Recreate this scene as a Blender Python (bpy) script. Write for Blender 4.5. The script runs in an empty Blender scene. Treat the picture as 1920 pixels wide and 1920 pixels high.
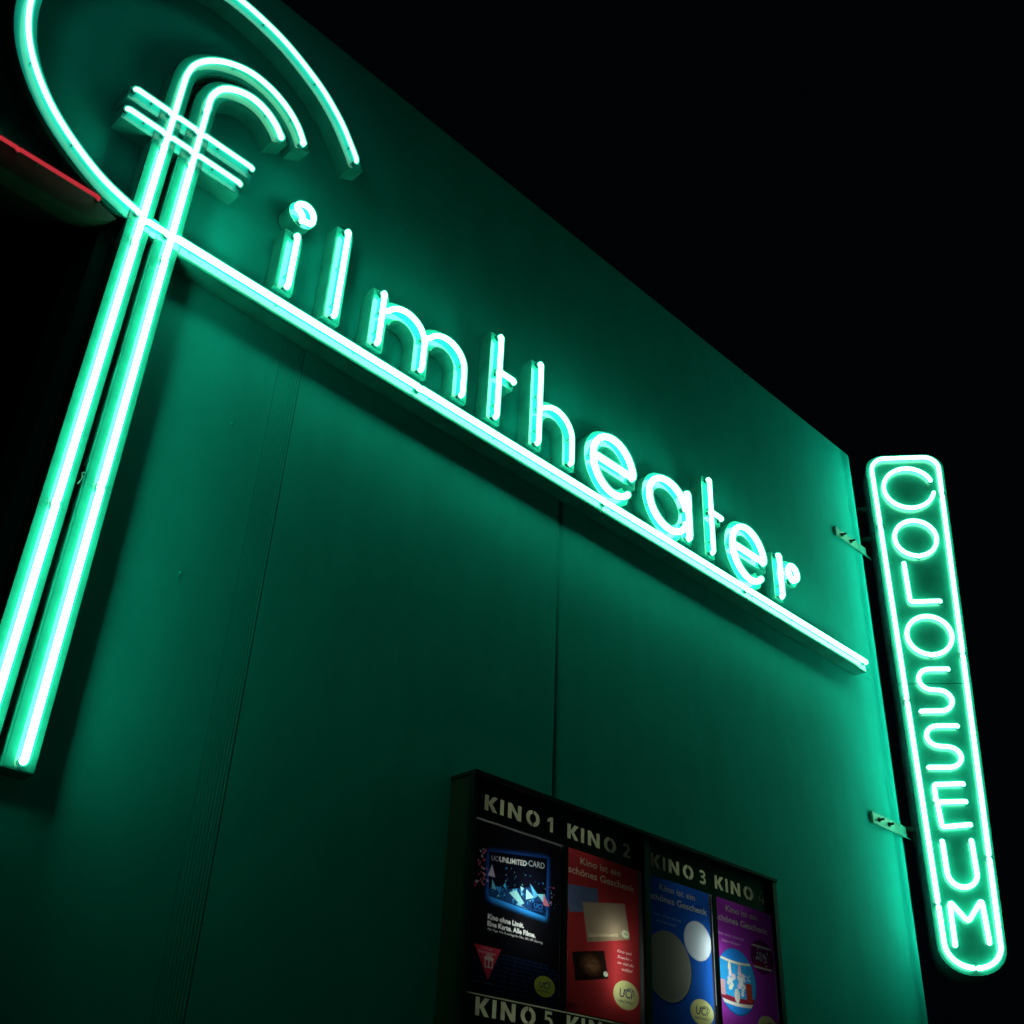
import bpy, math, random
import numpy as np
from mathutils import Vector, Matrix
from mathutils.geometry import tessellate_polygon

# ------------------------------------------------------------------ scene
sc = bpy.context.scene
COL = sc.collection
sc.render.engine = 'CYCLES'
sc.view_settings.view_transform = 'Standard'
sc.view_settings.look = 'None'
sc.view_settings.exposure = 0.0
sc.view_settings.gamma = 1.0
sc.view_settings.use_curve_mapping = False
sc.cycles.use_denoising = True
sc.cycles.max_bounces = 6
sc.cycles.diffuse_bounces = 2
sc.cycles.transparent_max_bounces = 8
sc.cycles.sample_clamp_indirect = 6.0
sc.cycles.use_light_tree = True

# camera: a phone held at 1.6 m, tilted up and rolled, 4.1 m from the wall (wall plane y = 0)
cam_d = bpy.data.cameras.new('camera')
cam_d.sensor_width = 36.0
cam_d.lens = 39.68
cam_d.clip_start = 0.05
cam_d.clip_end = 400.0
cam = bpy.data.objects.new('camera', cam_d)
COL.objects.link(cam)
Rm = Matrix(((0.7076851, -0.3998390, -0.5825037), (-0.7052610, -0.3504229, -0.6162879), (0.0422933, 0.8469549, -0.5299799)))
cam.matrix_world = Matrix.Translation((0.0, -4.11, 1.6)) @ Rm.to_4x4()
sc.camera = cam

# world: a night sky over a city, almost black
w = bpy.data.worlds.new('World')
sc.world = w
w.use_nodes = True
bg = w.node_tree.nodes['Background']
bg.inputs[0].default_value = (0.25, 0.85, 1.0, 1)
bg.inputs[1].default_value = 0.0011

# ------------------------------------------------------------------ materials
def new_mat(name):
    m = bpy.data.materials.new(name)
    m.use_nodes = True
    nt = m.node_tree
    return m, nt, nt.nodes['Principled BSDF']

def noise(nt, scale, detail=4, rough=0.55, vec=None, coord='Object'):
    tc = nt.nodes.new('ShaderNodeTexCoord')
    n = nt.nodes.new('ShaderNodeTexNoise')
    n.inputs['Scale'].default_value = scale
    n.inputs['Detail'].default_value = detail
    n.inputs['Roughness'].default_value = rough
    if vec:
        mp = nt.nodes.new('ShaderNodeMapping')
        mp.inputs['Scale'].default_value = vec
        nt.links.new(tc.outputs[coord], mp.inputs[0])
        nt.links.new(mp.outputs[0], n.inputs[0])
    else:
        nt.links.new(tc.outputs[coord], n.inputs[0])
    return n.outputs['Fac']

def ramp(nt, fac, stops):
    r = nt.nodes.new('ShaderNodeValToRGB')
    el = r.color_ramp.elements
    el[0].position, el[0].color = stops[0][0], (*stops[0][1], 1)
    el[1].position, el[1].color = stops[-1][0], (*stops[-1][1], 1)
    for p, c in stops[1:-1]:
        e = el.new(p); e.color = (*c, 1)
    nt.links.new(fac, r.inputs[0])
    return r.outputs[0]

def bump(nt, fac, bsdf, strength, dist):
    b = nt.nodes.new('ShaderNodeBump')
    b.inputs['Strength'].default_value = strength
    b.inputs['Distance'].default_value = dist
    nt.links.new(fac, b.inputs['Height'])
    nt.links.new(b.outputs[0], bsdf.inputs['Normal'])
    return b

def simple(name, col, rough=0.5, metal=0.0, scale=9.0, var=0.25, spec=0.5, bmp=0.0, bscale=60, vec=None):
    m, nt, b = new_mat(name)
    f = noise(nt, scale, 5, 0.6, vec)
    lo = tuple(c * (1 - var) for c in col); hi = tuple(min(1, c * (1 + var)) for c in col)
    nt.links.new(ramp(nt, f, [(0.3, lo), (0.7, hi)]), b.inputs['Base Color'])
    b.inputs['Roughness'].default_value = rough
    b.inputs['Metallic'].default_value = metal
    b.inputs['Specular IOR Level'].default_value = spec
    if bmp:
        bump(nt, noise(nt, bscale, 3), b, bmp, 0.002)
    return m

# painted render of the cinema wall: fine stipple, faint streaks and patches
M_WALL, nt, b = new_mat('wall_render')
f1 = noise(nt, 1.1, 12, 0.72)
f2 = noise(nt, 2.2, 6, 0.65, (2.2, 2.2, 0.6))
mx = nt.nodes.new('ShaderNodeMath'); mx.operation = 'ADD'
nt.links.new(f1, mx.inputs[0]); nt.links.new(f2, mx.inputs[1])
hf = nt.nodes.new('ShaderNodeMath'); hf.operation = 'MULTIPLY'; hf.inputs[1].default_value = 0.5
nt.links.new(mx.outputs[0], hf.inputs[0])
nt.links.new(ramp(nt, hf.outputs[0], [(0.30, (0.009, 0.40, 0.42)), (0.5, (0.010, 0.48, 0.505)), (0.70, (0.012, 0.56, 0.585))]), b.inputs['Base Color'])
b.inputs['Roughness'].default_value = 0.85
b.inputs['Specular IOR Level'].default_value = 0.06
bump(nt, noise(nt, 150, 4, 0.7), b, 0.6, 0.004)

M_CASE = simple('green_enamel_side', (0.011, 0.21, 0.20), 0.42, 0.0, 7, 0.3, 0.4, 0.1, 40)
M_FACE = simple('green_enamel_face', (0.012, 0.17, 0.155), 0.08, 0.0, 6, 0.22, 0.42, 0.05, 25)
M_FACE_LIT = simple('lightened_enamel_face', (0.03, 0.58, 0.58), 0.10, 0.0, 6, 0.12, 0.55, 0.05, 25)  # same enamel lightened so faces behind the weaker tubes look brightly lit
M_FACEL = simple('lightened_tray_enamel', (0.016, 0.30, 0.28), 0.09, 0.0, 6, 0.15, 0.42, 0.05, 25)  # same enamel raised in tone to imitate tube glow on the letter faces
M_SIGNFACE = simple('sign_face_enamel', (0.008, 0.115, 0.10), 0.25, 0.0, 5, 0.25, 0.5, 0.05, 20)
M_SIGNSIDE = simple('sign_side_sheet', (0.30, 0.36, 0.44), 0.35, 0.3, 6, 0.4, 0.5, 0.15, 30)
M_STEEL = simple('bracket_steel', (0.05, 0.33, 0.30), 0.5, 0.0, 30, 0.2)
M_MAST = simple('mast_paint', (0.09, 0.12, 0.11), 0.4, 0.3, 20, 0.3)
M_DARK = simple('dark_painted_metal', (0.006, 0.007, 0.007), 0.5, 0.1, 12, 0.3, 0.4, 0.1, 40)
M_REDCASE = simple('dark_green_painted_metal', (0.006, 0.022, 0.014), 0.5, 0.1, 6, 0.35, 0.4, 0.1, 40)
M_OLIVE = simple('olive_painted_metal', (0.010, 0.018, 0.009), 0.6, 0.0, 6, 0.35, 0.4, 0.1, 40)
M_BLACK = simple('matt_black_mask', (0.008, 0.008, 0.009), 0.6, 0.0, 20, 0.3, 0.3)
M_TRIM = simple('wall_coping', (0.03, 0.15, 0.12), 0.6, 0.1, 5, 0.3, 0.3)
M_GLASSBLACK = simple('blacked_glass_end', (0.01, 0.01, 0.012), 0.25, 0.0, 30, 0.3)
M_CLIP = simple('tube_clip', (0.05, 0.12, 0.10), 0.4, 0.2, 30, 0.3)
M_ASPHALT = simple('asphalt', (0.05, 0.05, 0.05), 0.85, 0.0, 40, 0.35, 0.3, 0.5, 150)
M_PAVE = simple('paving', (0.22, 0.21, 0.2), 0.8, 0.0, 5, 0.25, 0.3, 0.4, 90)
M_INNER = simple('lightbox_inside', (0.04, 0.04, 0.04), 0.7, 0.0, 5, 0.2)

def glow(name, col, s=1.0):
    m, nt, b = new_mat(name)
    nt.nodes.remove(b)
    e = nt.nodes.new('ShaderNodeEmission')
    e.inputs[0].default_value = (*col, 1); e.inputs[1].default_value = s
    nt.links.new(e.outputs[0], nt.nodes['Material Output'].inputs[0])
    return m
NEON = glow('green_neon_gas', (0.26, 1.0, 0.50), 24.5)
NEON_RING = glow('green_neon_gas_ring', (0.38, 1.0, 0.62), 2.8)
NEON_ARCH = glow('green_neon_gas_arches', (0.26, 1.0, 0.55), 5.5)
NEON_L = glow('green_neon_gas_letters', (0.26, 1.0, 0.50), 18.5)
NEON_S = glow('green_neon_gas_vertical_sign', (0.24, 1.0, 0.54), 18.5)
def bloom_glass(name, col, s):  # see-through shell with weak emission, added to imitate bloom round the tubes
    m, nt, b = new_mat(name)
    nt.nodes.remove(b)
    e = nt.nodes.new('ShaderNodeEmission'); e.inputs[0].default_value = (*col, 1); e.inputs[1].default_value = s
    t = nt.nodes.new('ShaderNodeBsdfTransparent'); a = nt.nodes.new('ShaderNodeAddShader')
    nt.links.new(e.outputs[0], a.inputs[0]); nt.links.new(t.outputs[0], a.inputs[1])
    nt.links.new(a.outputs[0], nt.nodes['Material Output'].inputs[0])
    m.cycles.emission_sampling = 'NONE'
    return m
BLOOM_G = bloom_glass('green_bloom_sleeve', (0.04, 1.0, 0.66), 0.24)
BLOOM_R = bloom_glass('red_bloom_sleeve', (1.0, 0.05, 0.08), 0.03)
NEON_R = glow('red_neon_gas', (1.0, 0.06, 0.08), 0.45)
LAMP = glow('lightbox_lamp', (1.0, 0.98, 0.92), 16.0)

def translucent(name, col=None, attr=False):
    m, nt, b = new_mat(name)
    nt.nodes.remove(b)
    t = nt.nodes.new('ShaderNodeBsdfTranslucent')
    d = nt.nodes.new('ShaderNodeBsdfDiffuse')
    mix = nt.nodes.new('ShaderNodeMixShader'); mix.inputs[0].default_value = 0.25
    if attr:
        a = nt.nodes.new('ShaderNodeAttribute'); a.attribute_name = 'print'
        nt.links.new(a.outputs['Color'], t.inputs[0]); nt.links.new(a.outputs['Color'], d.inputs[0])
    else:
        f = noise(nt, 14, 4, 0.6)
        c = ramp(nt, f, [(0.3, tuple(x * 0.75 for x in col)), (0.7, col)])
        nt.links.new(c, t.inputs[0]); nt.links.new(c, d.inputs[0])
    nt.links.new(t.outputs[0], mix.inputs[1]); nt.links.new(d.outputs[0], mix.inputs[2])
    nt.links.new(mix.outputs[0], nt.nodes['Material Output'].inputs[0])
    return m
M_PRINT = translucent('poster_print', attr=True)
M_DIFFUSER = translucent('header_diffuser', (0.80, 0.83, 0.66))

M_PANE, nt, b = new_mat('showcase_glass')
nt.nodes.remove(b)
tr = nt.nodes.new('ShaderNodeBsdfTransparent'); tr.inputs[0].default_value = (0.9, 0.95, 0.93, 1)
gl = nt.nodes.new('ShaderNodeBsdfGlossy'); gl.inputs['Roughness'].default_value = 0.06
mi = nt.nodes.new('ShaderNodeMixShader'); mi.inputs[0].default_value = 0.05
nt.links.new(tr.outputs[0], mi.inputs[1]); nt.links.new(gl.outputs[0], mi.inputs[2])
nt.links.new(mi.outputs[0], nt.nodes['Material Output'].inputs[0])

# ------------------------------------------------------------------ mesh helpers
def link_mesh(name, V, F, m, parent=None, smooth=False):
    me = bpy.data.meshes.new(name)
    me.from_pydata([tuple(v) for v in V], [], F)
    me.validate()
    me.update()
    if m: me.materials.append(m)
    if smooth: me.polygons.foreach_set('use_smooth', [True] * len(me.polygons))
    o = bpy.data.objects.new(name, me)
    COL.objects.link(o)
    if parent: o.parent = parent
    return o

def thing(name, label, cat, loc, group=None, rotz=0.0):
    o = bpy.data.objects.new(name, None)
    o.empty_display_size = 0.2
    COL.objects.link(o)
    o.location = loc; o.rotation_euler = (0, 0, rotz)
    o['label'] = label; o['category'] = cat
    if group: o['group'] = group
    return o

class MB:
    def __init__(s): s.V, s.F = [], []
    def add(s, V, F):
        n = len(s.V); s.V += [tuple(v) for v in V]; s.F += [tuple(i + n for i in f) for f in F]
    def box(s, x0, x1, y0, y1, z0, z1):
        V = [(x, y, z) for x in (x0, x1) for y in (y0, y1) for z in (z0, z1)]
        s.add(V, [(0, 1, 3, 2), (4, 6, 7, 5), (0, 4, 5, 1), (2, 3, 7, 6), (0, 2, 6, 4), (1, 5, 7, 3)])
    def rod(s, a, b, r, n=8):
        a = Vector(a); b = Vector(b); d = (b - a).normalized()
        u = d.orthogonal().normalized(); v = d.cross(u)
        V = []
        for p in (a, b):
            for k in range(n):
                t = 2 * math.pi * k / n
                V.append(p + (u * math.cos(t) + v * math.sin(t)) * r)
        F = [(k, (k + 1) % n, n + (k + 1) % n, n + k) for k in range(n)]
        F += [tuple(range(n - 1, -1, -1)), tuple(range(n, 2 * n))]
        s.add(V, F)
    def make(s, name, m, parent=None, smooth=False): return link_mesh(name, s.V, s.F, m, parent, smooth)

def rel(o_loc, pts):   # world points -> thing-local
    return [(p[0] - o_loc[0], p[1] - o_loc[1], p[2] - o_loc[2]) for p in pts]

def catmull(P, n=8, closed=False):
    P = [np.array(p, float) for p in P]
    out = []
    m = len(P)
    for i in range(m if closed else m - 1):
        p1, p2 = P[i], P[(i + 1) % m]
        p0 = P[i - 1] if (closed or i > 0) else 2 * p1 - p2
        p3 = P[(i + 2) % m] if (closed or i + 2 < m) else 2 * p2 - p1
        for k in range(n):
            t = k / n
            out.append(0.5 * (2 * p1 + (p2 - p0) * t + (2 * p0 - 5 * p1 + 4 * p2 - p3) * t * t + (3 * p1 - p0 - 3 * p2 + p3) * t ** 3))
    if not closed: out.append(P[-1])
    return [tuple(q) for q in out]

def arc(cx, cz, rx, rz, a0, a1, n=24):
    return [(cx + rx * math.cos(math.radians(a0 + (a1 - a0) * k / n)), cz + rz * math.sin(math.radians(a0 + (a1 - a0) * k / n))) for k in range(n + 1)]

def tube_mesh(mb, P, r, n=10, round_ends=True):
    P = [Vector(p) for p in P]
    Q = [P[0]]
    for p in P[1:]:
        if (p - Q[-1]).length > 1e-4: Q.append(p)
    P = Q
    if len(P) < 2: return
    T = []
    for i in range(len(P)):
        a = P[max(i - 1, 0)]; b = P[min(i + 1, len(P) - 1)]
        T.append((b - a).normalized())
    u = T[0].orthogonal().normalized()
    rings = []
    def ring(c, t, u, rr):
        v = t.cross(u)
        return [c + (u * math.cos(2 * math.pi * k / n) + v * math.sin(2 * math.pi * k / n)) * rr for k in range(n)]
    frames = []
    for i, p in enumerate(P):
        if i:
            u = (u - T[i] * u.dot(T[i]))
            u = u.normalized() if u.length > 1e-6 else T[i].orthogonal().normalized()
        frames.append((p, T[i], u.copy()))
    if round_ends:
        p, t, u0 = frames[0]
        rings.append(ring(p - t * r * 0.8, t, u0, r * 0.5)); rings.append(ring(p - t * r * 0.4, t, u0, r * 0.87))
    for p, t, u0 in frames: rings.append(ring(p, t, u0, r))
    if round_ends:
        p, t, u0 = frames[-1]
        rings.append(ring(p + t * r * 0.4, t, u0, r * 0.87)); rings.append(ring(p + t * r * 0.8, t, u0, r * 0.5))
    V = [q for rg in rings for q in rg]
    F = []
    for i in range(len(rings) - 1):
        for k in range(n):
            F.append((i * n + k, i * n + (k + 1) % n, (i + 1) * n + (k + 1) % n, (i + 1) * n + k))
    F += [tuple(range(n - 1, -1, -1)), tuple((len(rings) - 1) * n + k for k in range(n))]
    mb.add(V, F)

# a neon tube over a 2-D path in a sign's own plane; to3(s, z, out) maps plane coordinates to the thing's space.
def neon(parent, path, r, to3, m, out=0.03, ends=True, name='neon_tube', fillet=0.0):
    P = [tuple(p) for p in path]
    if fillet: P = fillet_path(P, fillet)
    P3 = [to3(s, z, out) for s, z in P]
    if ends:        # the glass bends back towards the face at both ends, the last bit blacked out
        def tail(p, q):
            L = math.hypot(p[0] - q[0], p[1] - q[1]); dx, dz = (p[0] - q[0]) / L, (p[1] - q[1]) / L
            return [to3(p[0] - dx * r * 0.3, p[1] - dz * r * 0.3, out), to3(p[0] + dx * r * 0.4, p[1] + dz * r * 0.4, out * 0.86), to3(p[0] + dx * r * 0.5, p[1] + dz * r * 0.5, out * 0.6)]
        P3 = list(reversed(tail(P[0], P[1]))) + P3[1:-1] + tail(P[-1], P[-2])
    mb = MB(); tube_mesh(mb, P3, r * 0.93, 10)
    o = mb.make(name, m, parent, True)
    mb = MB(); tube_mesh(mb, P3, r * 1.45, 10)  # wider glowing sleeve, standing in for bloom
    mb.make('bloom_sleeve', BLOOM_R if m is NEON_R else BLOOM_G, o, True)
    return o, P

def fillet_path(P, rad, n=5):
    out = [P[0]]
    for i in range(1, len(P) - 1):
        a, b, c = (Vector(P[k]) for k in (i - 1, i, i + 1))
        d1 = (a - b); d2 = (c - b); l1, l2 = d1.length, d2.length
        t = min(rad, l1 * 0.45, l2 * 0.45)
        p, q = b + d1.normalized() * t, b + d2.normalized() * t
        for k in range(n + 1):
            s = k / n
            out.append(tuple(p * (1 - s) ** 2 + b * 2 * s * (1 - s) + q * s * s))
    out.append(P[-1])
    return out

def fittings(parent, tubes, to3, out, r, step=0.42):
    """electrode stubs under the tube ends and small clips along the tubes, joined: too small to tell apart"""
    eb, cb = MB(), MB()
    for P in tubes:
        for p, q in ((P[0], P[1]), (P[-1], P[-2])):
            L = math.hypot(p[0] - q[0], p[1] - q[1]); dx, dz = (p[0] - q[0]) / L, (p[1] - q[1]) / L
            eb.rod(to3(p[0] + dx * r * 0.5, p[1] + dz * r * 0.5, out * 0.62), to3(p[0] + dx * r * 0.5, p[1] + dz * r * 0.5, 0.0), r * 0.95)
        tot = 0; nxt = 0.09
        for a, b in zip(P[:-1], P[1:]):
            L = math.hypot(b[0] - a[0], b[1] - a[1])
            while tot + L >= nxt:
                t = (nxt - tot) / L
                x, z = a[0] + (b[0] - a[0]) * t, a[1] + (b[1] - a[1]) * t
                dx, dz = (b[0] - a[0]) / L * 0.003, (b[1] - a[1]) / L * 0.003
                cb.rod(to3(x, z, 0.0), to3(x, z, out - r * 0.8), 0.006, 6)
                nxt += step
            tot += L
    if eb.V: 
        o = eb.make('electrode_stubs', M_GLASSBLACK, parent, True); o['kind'] = 'stuff'
    if cb.V:
        o = cb.make('tube_clips', M_CLIP, parent, False); o['kind'] = 'stuff'

# ---- flat channel (sheet-metal trough) along an open path, mitred, square ends
def offset_path(P, h):
    out = []
    m = len(P)
    for i in range(m):
        a = P[max(i - 1, 0)]; b = P[min(i + 1, m - 1)]; c = P[i]
        if 0 < i < m - 1:
            t1 = np.array([c[0] - a[0], c[1] - a[1]]); t1 /= np.linalg.norm(t1)
            t2 = np.array([b[0] - c[0], b[1] - c[1]]); t2 /= np.linalg.norm(t2)
            n1 = np.array([-t1[1], t1[0]]); n2 = np.array([-t2[1], t2[0]])
            n = n1 + n2; n /= np.linalg.norm(n); k = 1 / max(0.4, float(n @ n1))
        else:
            t = np.array([b[0] - a[0], b[1] - a[1]]); t /= np.linalg.norm(t); n = np.array([-t[1], t[0]]); k = 1
        out.append((c[0] + n[0] * h * k, c[1] + n[1] * h * k))
    return out

def channel(parent, P, hw, y_face, loc, names=('casing', 'face_panel'), y_back=-0.010, fm=None):
    Lp, Rp = offset_path(P, hw), offset_path(P, -hw)
    n = len(P); V = []
    for y in (y_back, y_face):
        V += [(x, y, z) for x, z in Lp] + [(x, y, z) for x, z in Rp]
    V = rel(loc, V)
    F = []
    for i in range(n - 1):
        F.append((i, i + 1, 2 * n + i + 1, 2 * n + i))                    # left side
        F.append((n + i, 3 * n + i, 3 * n + i + 1, n + i + 1))            # right side
        F.append((2 * n + i, 2 * n + i + 1, 3 * n + i + 1, 3 * n + i))    # front
    F.append((0, 2 * n, 3 * n, n)); F.append((n - 1, 2 * n - 1, 4 * n - 1, 3 * n - 1))
    link_mesh(names[0], V, F, M_CASE, parent)
    # face sheet, 3 mm proud of the trough and 4 mm in from its edge
    def trim(Q):
        Q = list(Q)
        a, b = np.array(Q[0]), np.array(Q[1]); Q[0] = tuple(a + (b - a) / np.linalg.norm(b - a) * 0.004)
        a, b = np.array(Q[-1]), np.array(Q[-2]); Q[-1] = tuple(a + (b - a) / np.linalg.norm(b - a) * 0.004)
        return Q
    PI = trim(P); Lp, Rp = offset_path(PI, hw - 0.004), offset_path(PI, -(hw - 0.004))
    V = []
    for y in (y_face - 0.0005, y_face - 0.003):
        V += [(x, y, z) for x, z in Lp] + [(x, y, z) for x, z in Rp]
    V = rel(loc, V)
    link_mesh(names[1], V, F, fm or M_FACE, parent)

# ---- letter trays: union of strokes from a distance field, traced at its zero line
def seg_field(X, Z, P, hw, cap0, cap1):
    P = [np.array(p, float) for p in P]
    t0 = P[1] - P[0]; t0 /= np.linalg.norm(t0); t1 = P[-1] - P[-2]; t1 /= np.linalg.norm(t1)
    S = [P[0] - t0 * 0.2] + P[1:-1] + [P[-1] + t1 * 0.2]
    D = np.full(X.shape, 9.0); I = np.zeros(X.shape, int)
    for k in range(len(S) - 1):
        a, b = S[k], S[k + 1]; d = b - a; L2 = d @ d
        t = np.clip(((X - a[0]) * d[0] + (Z - a[1]) * d[1]) / L2, 0, 1)
        q = np.hypot(X - a[0] - t * d[0], Z - a[1] - t * d[1])
        I = np.where(q < D, k, I); D = np.minimum(D, q)
    D = D - hw
    c0 = -((X - P[0][0]) * t0[0] + (Z - P[0][1]) * t0[1]) - cap0
    c1 = ((X - P[-1][0]) * t1[0] + (Z - P[-1][1]) * t1[1]) - cap1
    m = len(S) - 2
    D = np.where(I == 0, np.maximum(D, c0), D)
    D = np.where(I == m, np.maximum(D, c1), D)
    return D

def contours(F, xs, zs):
    nx, nz = len(xs), len(zs)
    segs = {}
    def pt(i0, j0, i1, j1):
        a, b = F[i0, j0], F[i1, j1]; t = a / (a - b)
        return (xs[i0] + (xs[i1] - xs[i0]) * t, zs[j0] + (zs[j1] - zs[j0]) * t)
    sign = F < 0
    coords = {}
    cells = np.argwhere((sign[:-1, :-1] != sign[1:, :-1]) | (sign[:-1, :-1] != sign[:-1, 1:]) | (sign[1:, 1:] != sign[1:, :-1]) | (sign[1:, 1:] != sign[:-1, 1:]))
    nxt = {}
    for i, j in cells:
        c = [(i, j), (i + 1, j), (i + 1, j + 1), (i, j + 1)]
        s = [sign[q] for q in c]
        cr = []
        for k in range(4):
            a, b = c[k], c[(k + 1) % 4]
            if s[k] != s[(k + 1) % 4]:
                key = (min(a, b), max(a, b))
                if key not in coords: coords[key] = pt(*key[0], *key[1])
                cr.append((key, s[k]))       # s[k] True: leaving the inside
        outs = [k for k, q in cr if q]; ins = [k for k, q in cr if not q]
        if len(outs) == 1: nxt[ins[0]] = outs[0] if False else nxt.get(ins[0], outs[0]); nxt[ins[0]] = outs[0]
        else:
            for k in range(len(cr)):
                if not cr[k][1]: nxt[cr[k][0]] = cr[(k + 1) % 4][0]
    loops = []; used = set()
    for k0 in list(nxt):
        if k0 in used: continue
        L = []; k = k0
        while k not in used and k in nxt:
            used.add(k); L.append(coords[k]); k = nxt[k]
        if len(L) > 8: loops.append(L)
    return loops

def simplify(L, tol=0.0007):
    L = [np.array(p) for p in L]
    keep = [L[0]]; i = 0; n = len(L)
    while i < n - 1:
        j = min(n - 1, i + 14)
        while j > i + 1:
            a, b = L[i], L[j]; d = b - a; ln = np.linalg.norm(d)
            if ln > 1e-9:
                dev = max(abs((p[0] - a[0]) * d[1] - (p[1] - a[1]) * d[0]) / ln for p in L[i + 1:j])
                if dev < tol: break
            j -= 1
        keep.append(L[j]); i = j
    if np.linalg.norm(keep[-1] - keep[0]) < 1e-6: keep.pop()
    return [tuple(p) for p in keep]

def area(L): return 0.5 * sum(L[i][0] * L[(i + 1) % len(L)][1] - L[(i + 1) % len(L)][0] * L[i][1] for i in range(len(L)))

def tray(parent, strokes, y_face, loc, res=0.005, rim=0.005, discs=()):
    allp = [p for s in strokes for p in s[0]] + [(d[0] + e, d[1] + e) for d in discs for e in (-d[2], d[2])]
    x0, x1 = min(p[0] for p in allp) - 0.1, max(p[0] for p in allp) + 0.1
    z0, z1 = min(p[1] for p in allp) - 0.1, max(p[1] for p in allp) + 0.1
    xs, zs = np.arange(x0, x1, res), np.arange(z0, z1, res)
    X, Z = np.meshgrid(xs, zs, indexing='ij')
    Fd = np.full(X.shape, 9.0)
    for s in strokes: Fd = np.minimum(Fd, seg_field(X, Z, *s))
    for cx, cz, r in discs: Fd = np.minimum(Fd, np.hypot(X - cx, Z - cz) - r)
    Fd = np.where(np.abs(Fd) < 1e-9, 1e-9, Fd)
    loops = [simplify(L) for L in contours(Fd, xs, zs)]
    big = max(loops, key=lambda L: abs(area(L)))
    sg = 1 if area(big) > 0 else -1
    V, F, inner = [], [], []
    for L in loops:
        n = len(L); nr = []
        for i in range(n):
            a, b, c = (np.array(L[(i + k) % n]) for k in (-1, 0, 1))
            d1 = b - a; d2 = c - b; d1 /= np.linalg.norm(d1) + 1e-12; d2 /= np.linalg.norm(d2) + 1e-12
            n1 = np.array([d1[1], -d1[0]]) * sg; n2 = np.array([d2[1], -d2[0]]) * sg
            m = n1 + n2; m /= np.linalg.norm(m) + 1e-12
            nr.append(m / max(0.6, float(m @ n1)))
        I = [tuple(np.array(L[i]) - nr[i] * rim) for i in range(n)]
        inner.append(I)
        base = len(V)
        V += [(x, -0.010, z) for x, z in L] + [(x, y_face, z) for x, z in L] + [(x, y_face, z) for x, z in I] + [(x, y_face + 0.016, z) for x, z in I]
        for i in range(n):
            j = (i + 1) % n
            for k in range(3):
                F.append((base + k * n + i, base + k * n + j, base + (k + 1) * n + j, base + (k + 1) * n + i))
    link_mesh('casing', rel(loc, V), F, M_CASE, parent)
    V = []; polys = []
    for I in inner:
        polys.append([Vector((x, z, 0)) for x, z in I]); V += [(x, y_face + 0.012, z) for x, z in I]
    sizes = [len(p) for p in polys]; start = [sum(sizes[:i]) for i in range(len(sizes))]
    ar = [area(I) * sg for I in inner]
    outs = [i for i in range(len(ar)) if ar[i] > 0]
    for oi in outs:
        bx = [min(p[0] for p in inner[oi]), max(p[0] for p in inner[oi]), min(p[1] for p in inner[oi]), max(p[1] for p in inner[oi])]
        hs = [i for i in range(len(ar)) if ar[i] < 0 and bx[0] < inner[i][0][0] < bx[1] and bx[2] < inner[i][0][1] < bx[3]]
        ids = [oi] + hs
        mp = [start[i] + k for i in ids for k in range(sizes[i])]
        tris = tessellate_polygon([polys[i] for i in ids])
        idx = sorted({mp[k] for t in tris for k in t}); rm = {v: k for k, v in enumerate(idx)}
        link_mesh('face_panel', rel(loc, [V[k] for k in idx]), [tuple(rm[mp[k]] for k in t) for t in tris], M_FACEL, parent)

# ------------------------------------------------------------------ ground and building
o = link_mesh('ground', [(-60, -60, 0), (60, -60, 0), (60, 60, 0), (-60, 60, 0)], [(0, 1, 2, 3)], M_ASPHALT); o['kind'] = 'structure'
mb = MB(); mb.box(-14, 10, -3.2, 0.0, 0.0, 0.13)
o = mb.make('pavement', M_PAVE); o['kind'] = 'structure'

bl = thing('cinema_building', 'green-lit rendered cinema wall with faint vertical joints, carrying all the neon signs', 'building', (0, 0, 0))
ZT = 7.78
ZU = 5.46
def panel(x0, x1, top, name='wall_panel'):
    mb = MB(); mb.box(x0, x1, 0.0, 0.3, 0.0, top); return mb.make(name, M_WALL, bl)
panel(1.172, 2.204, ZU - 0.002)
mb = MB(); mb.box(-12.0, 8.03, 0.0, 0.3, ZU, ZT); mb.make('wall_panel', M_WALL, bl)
mb = MB(); mb.box(-12.0, 1.170, 0.003, 0.3, 5.345, ZU - 0.002); mb.make('shade_beam', M_DARK, bl)  # dark beam added so no lit wall shows under the red casing
mb = MB(); mb.box(-12.0, 1.168, 2.6, 2.7, 0.0, 5.5); mb.make('shade_recess_back', M_DARK, bl)  # deep recess added to keep the area left of the stems black
mb = MB(); mb.box(1.172, 1.30, 0.301, 2.6, 0.0, 5.5); mb.make('shade_recess_side', M_DARK, bl)
mb = MB(); mb.box(-12.0, 1.170, 0.301, 2.598, 5.348, 5.45); mb.make('shade_recess_ceiling', M_DARK, bl)
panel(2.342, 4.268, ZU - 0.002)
panel(4.336, 8.03, ZU - 0.002)
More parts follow.
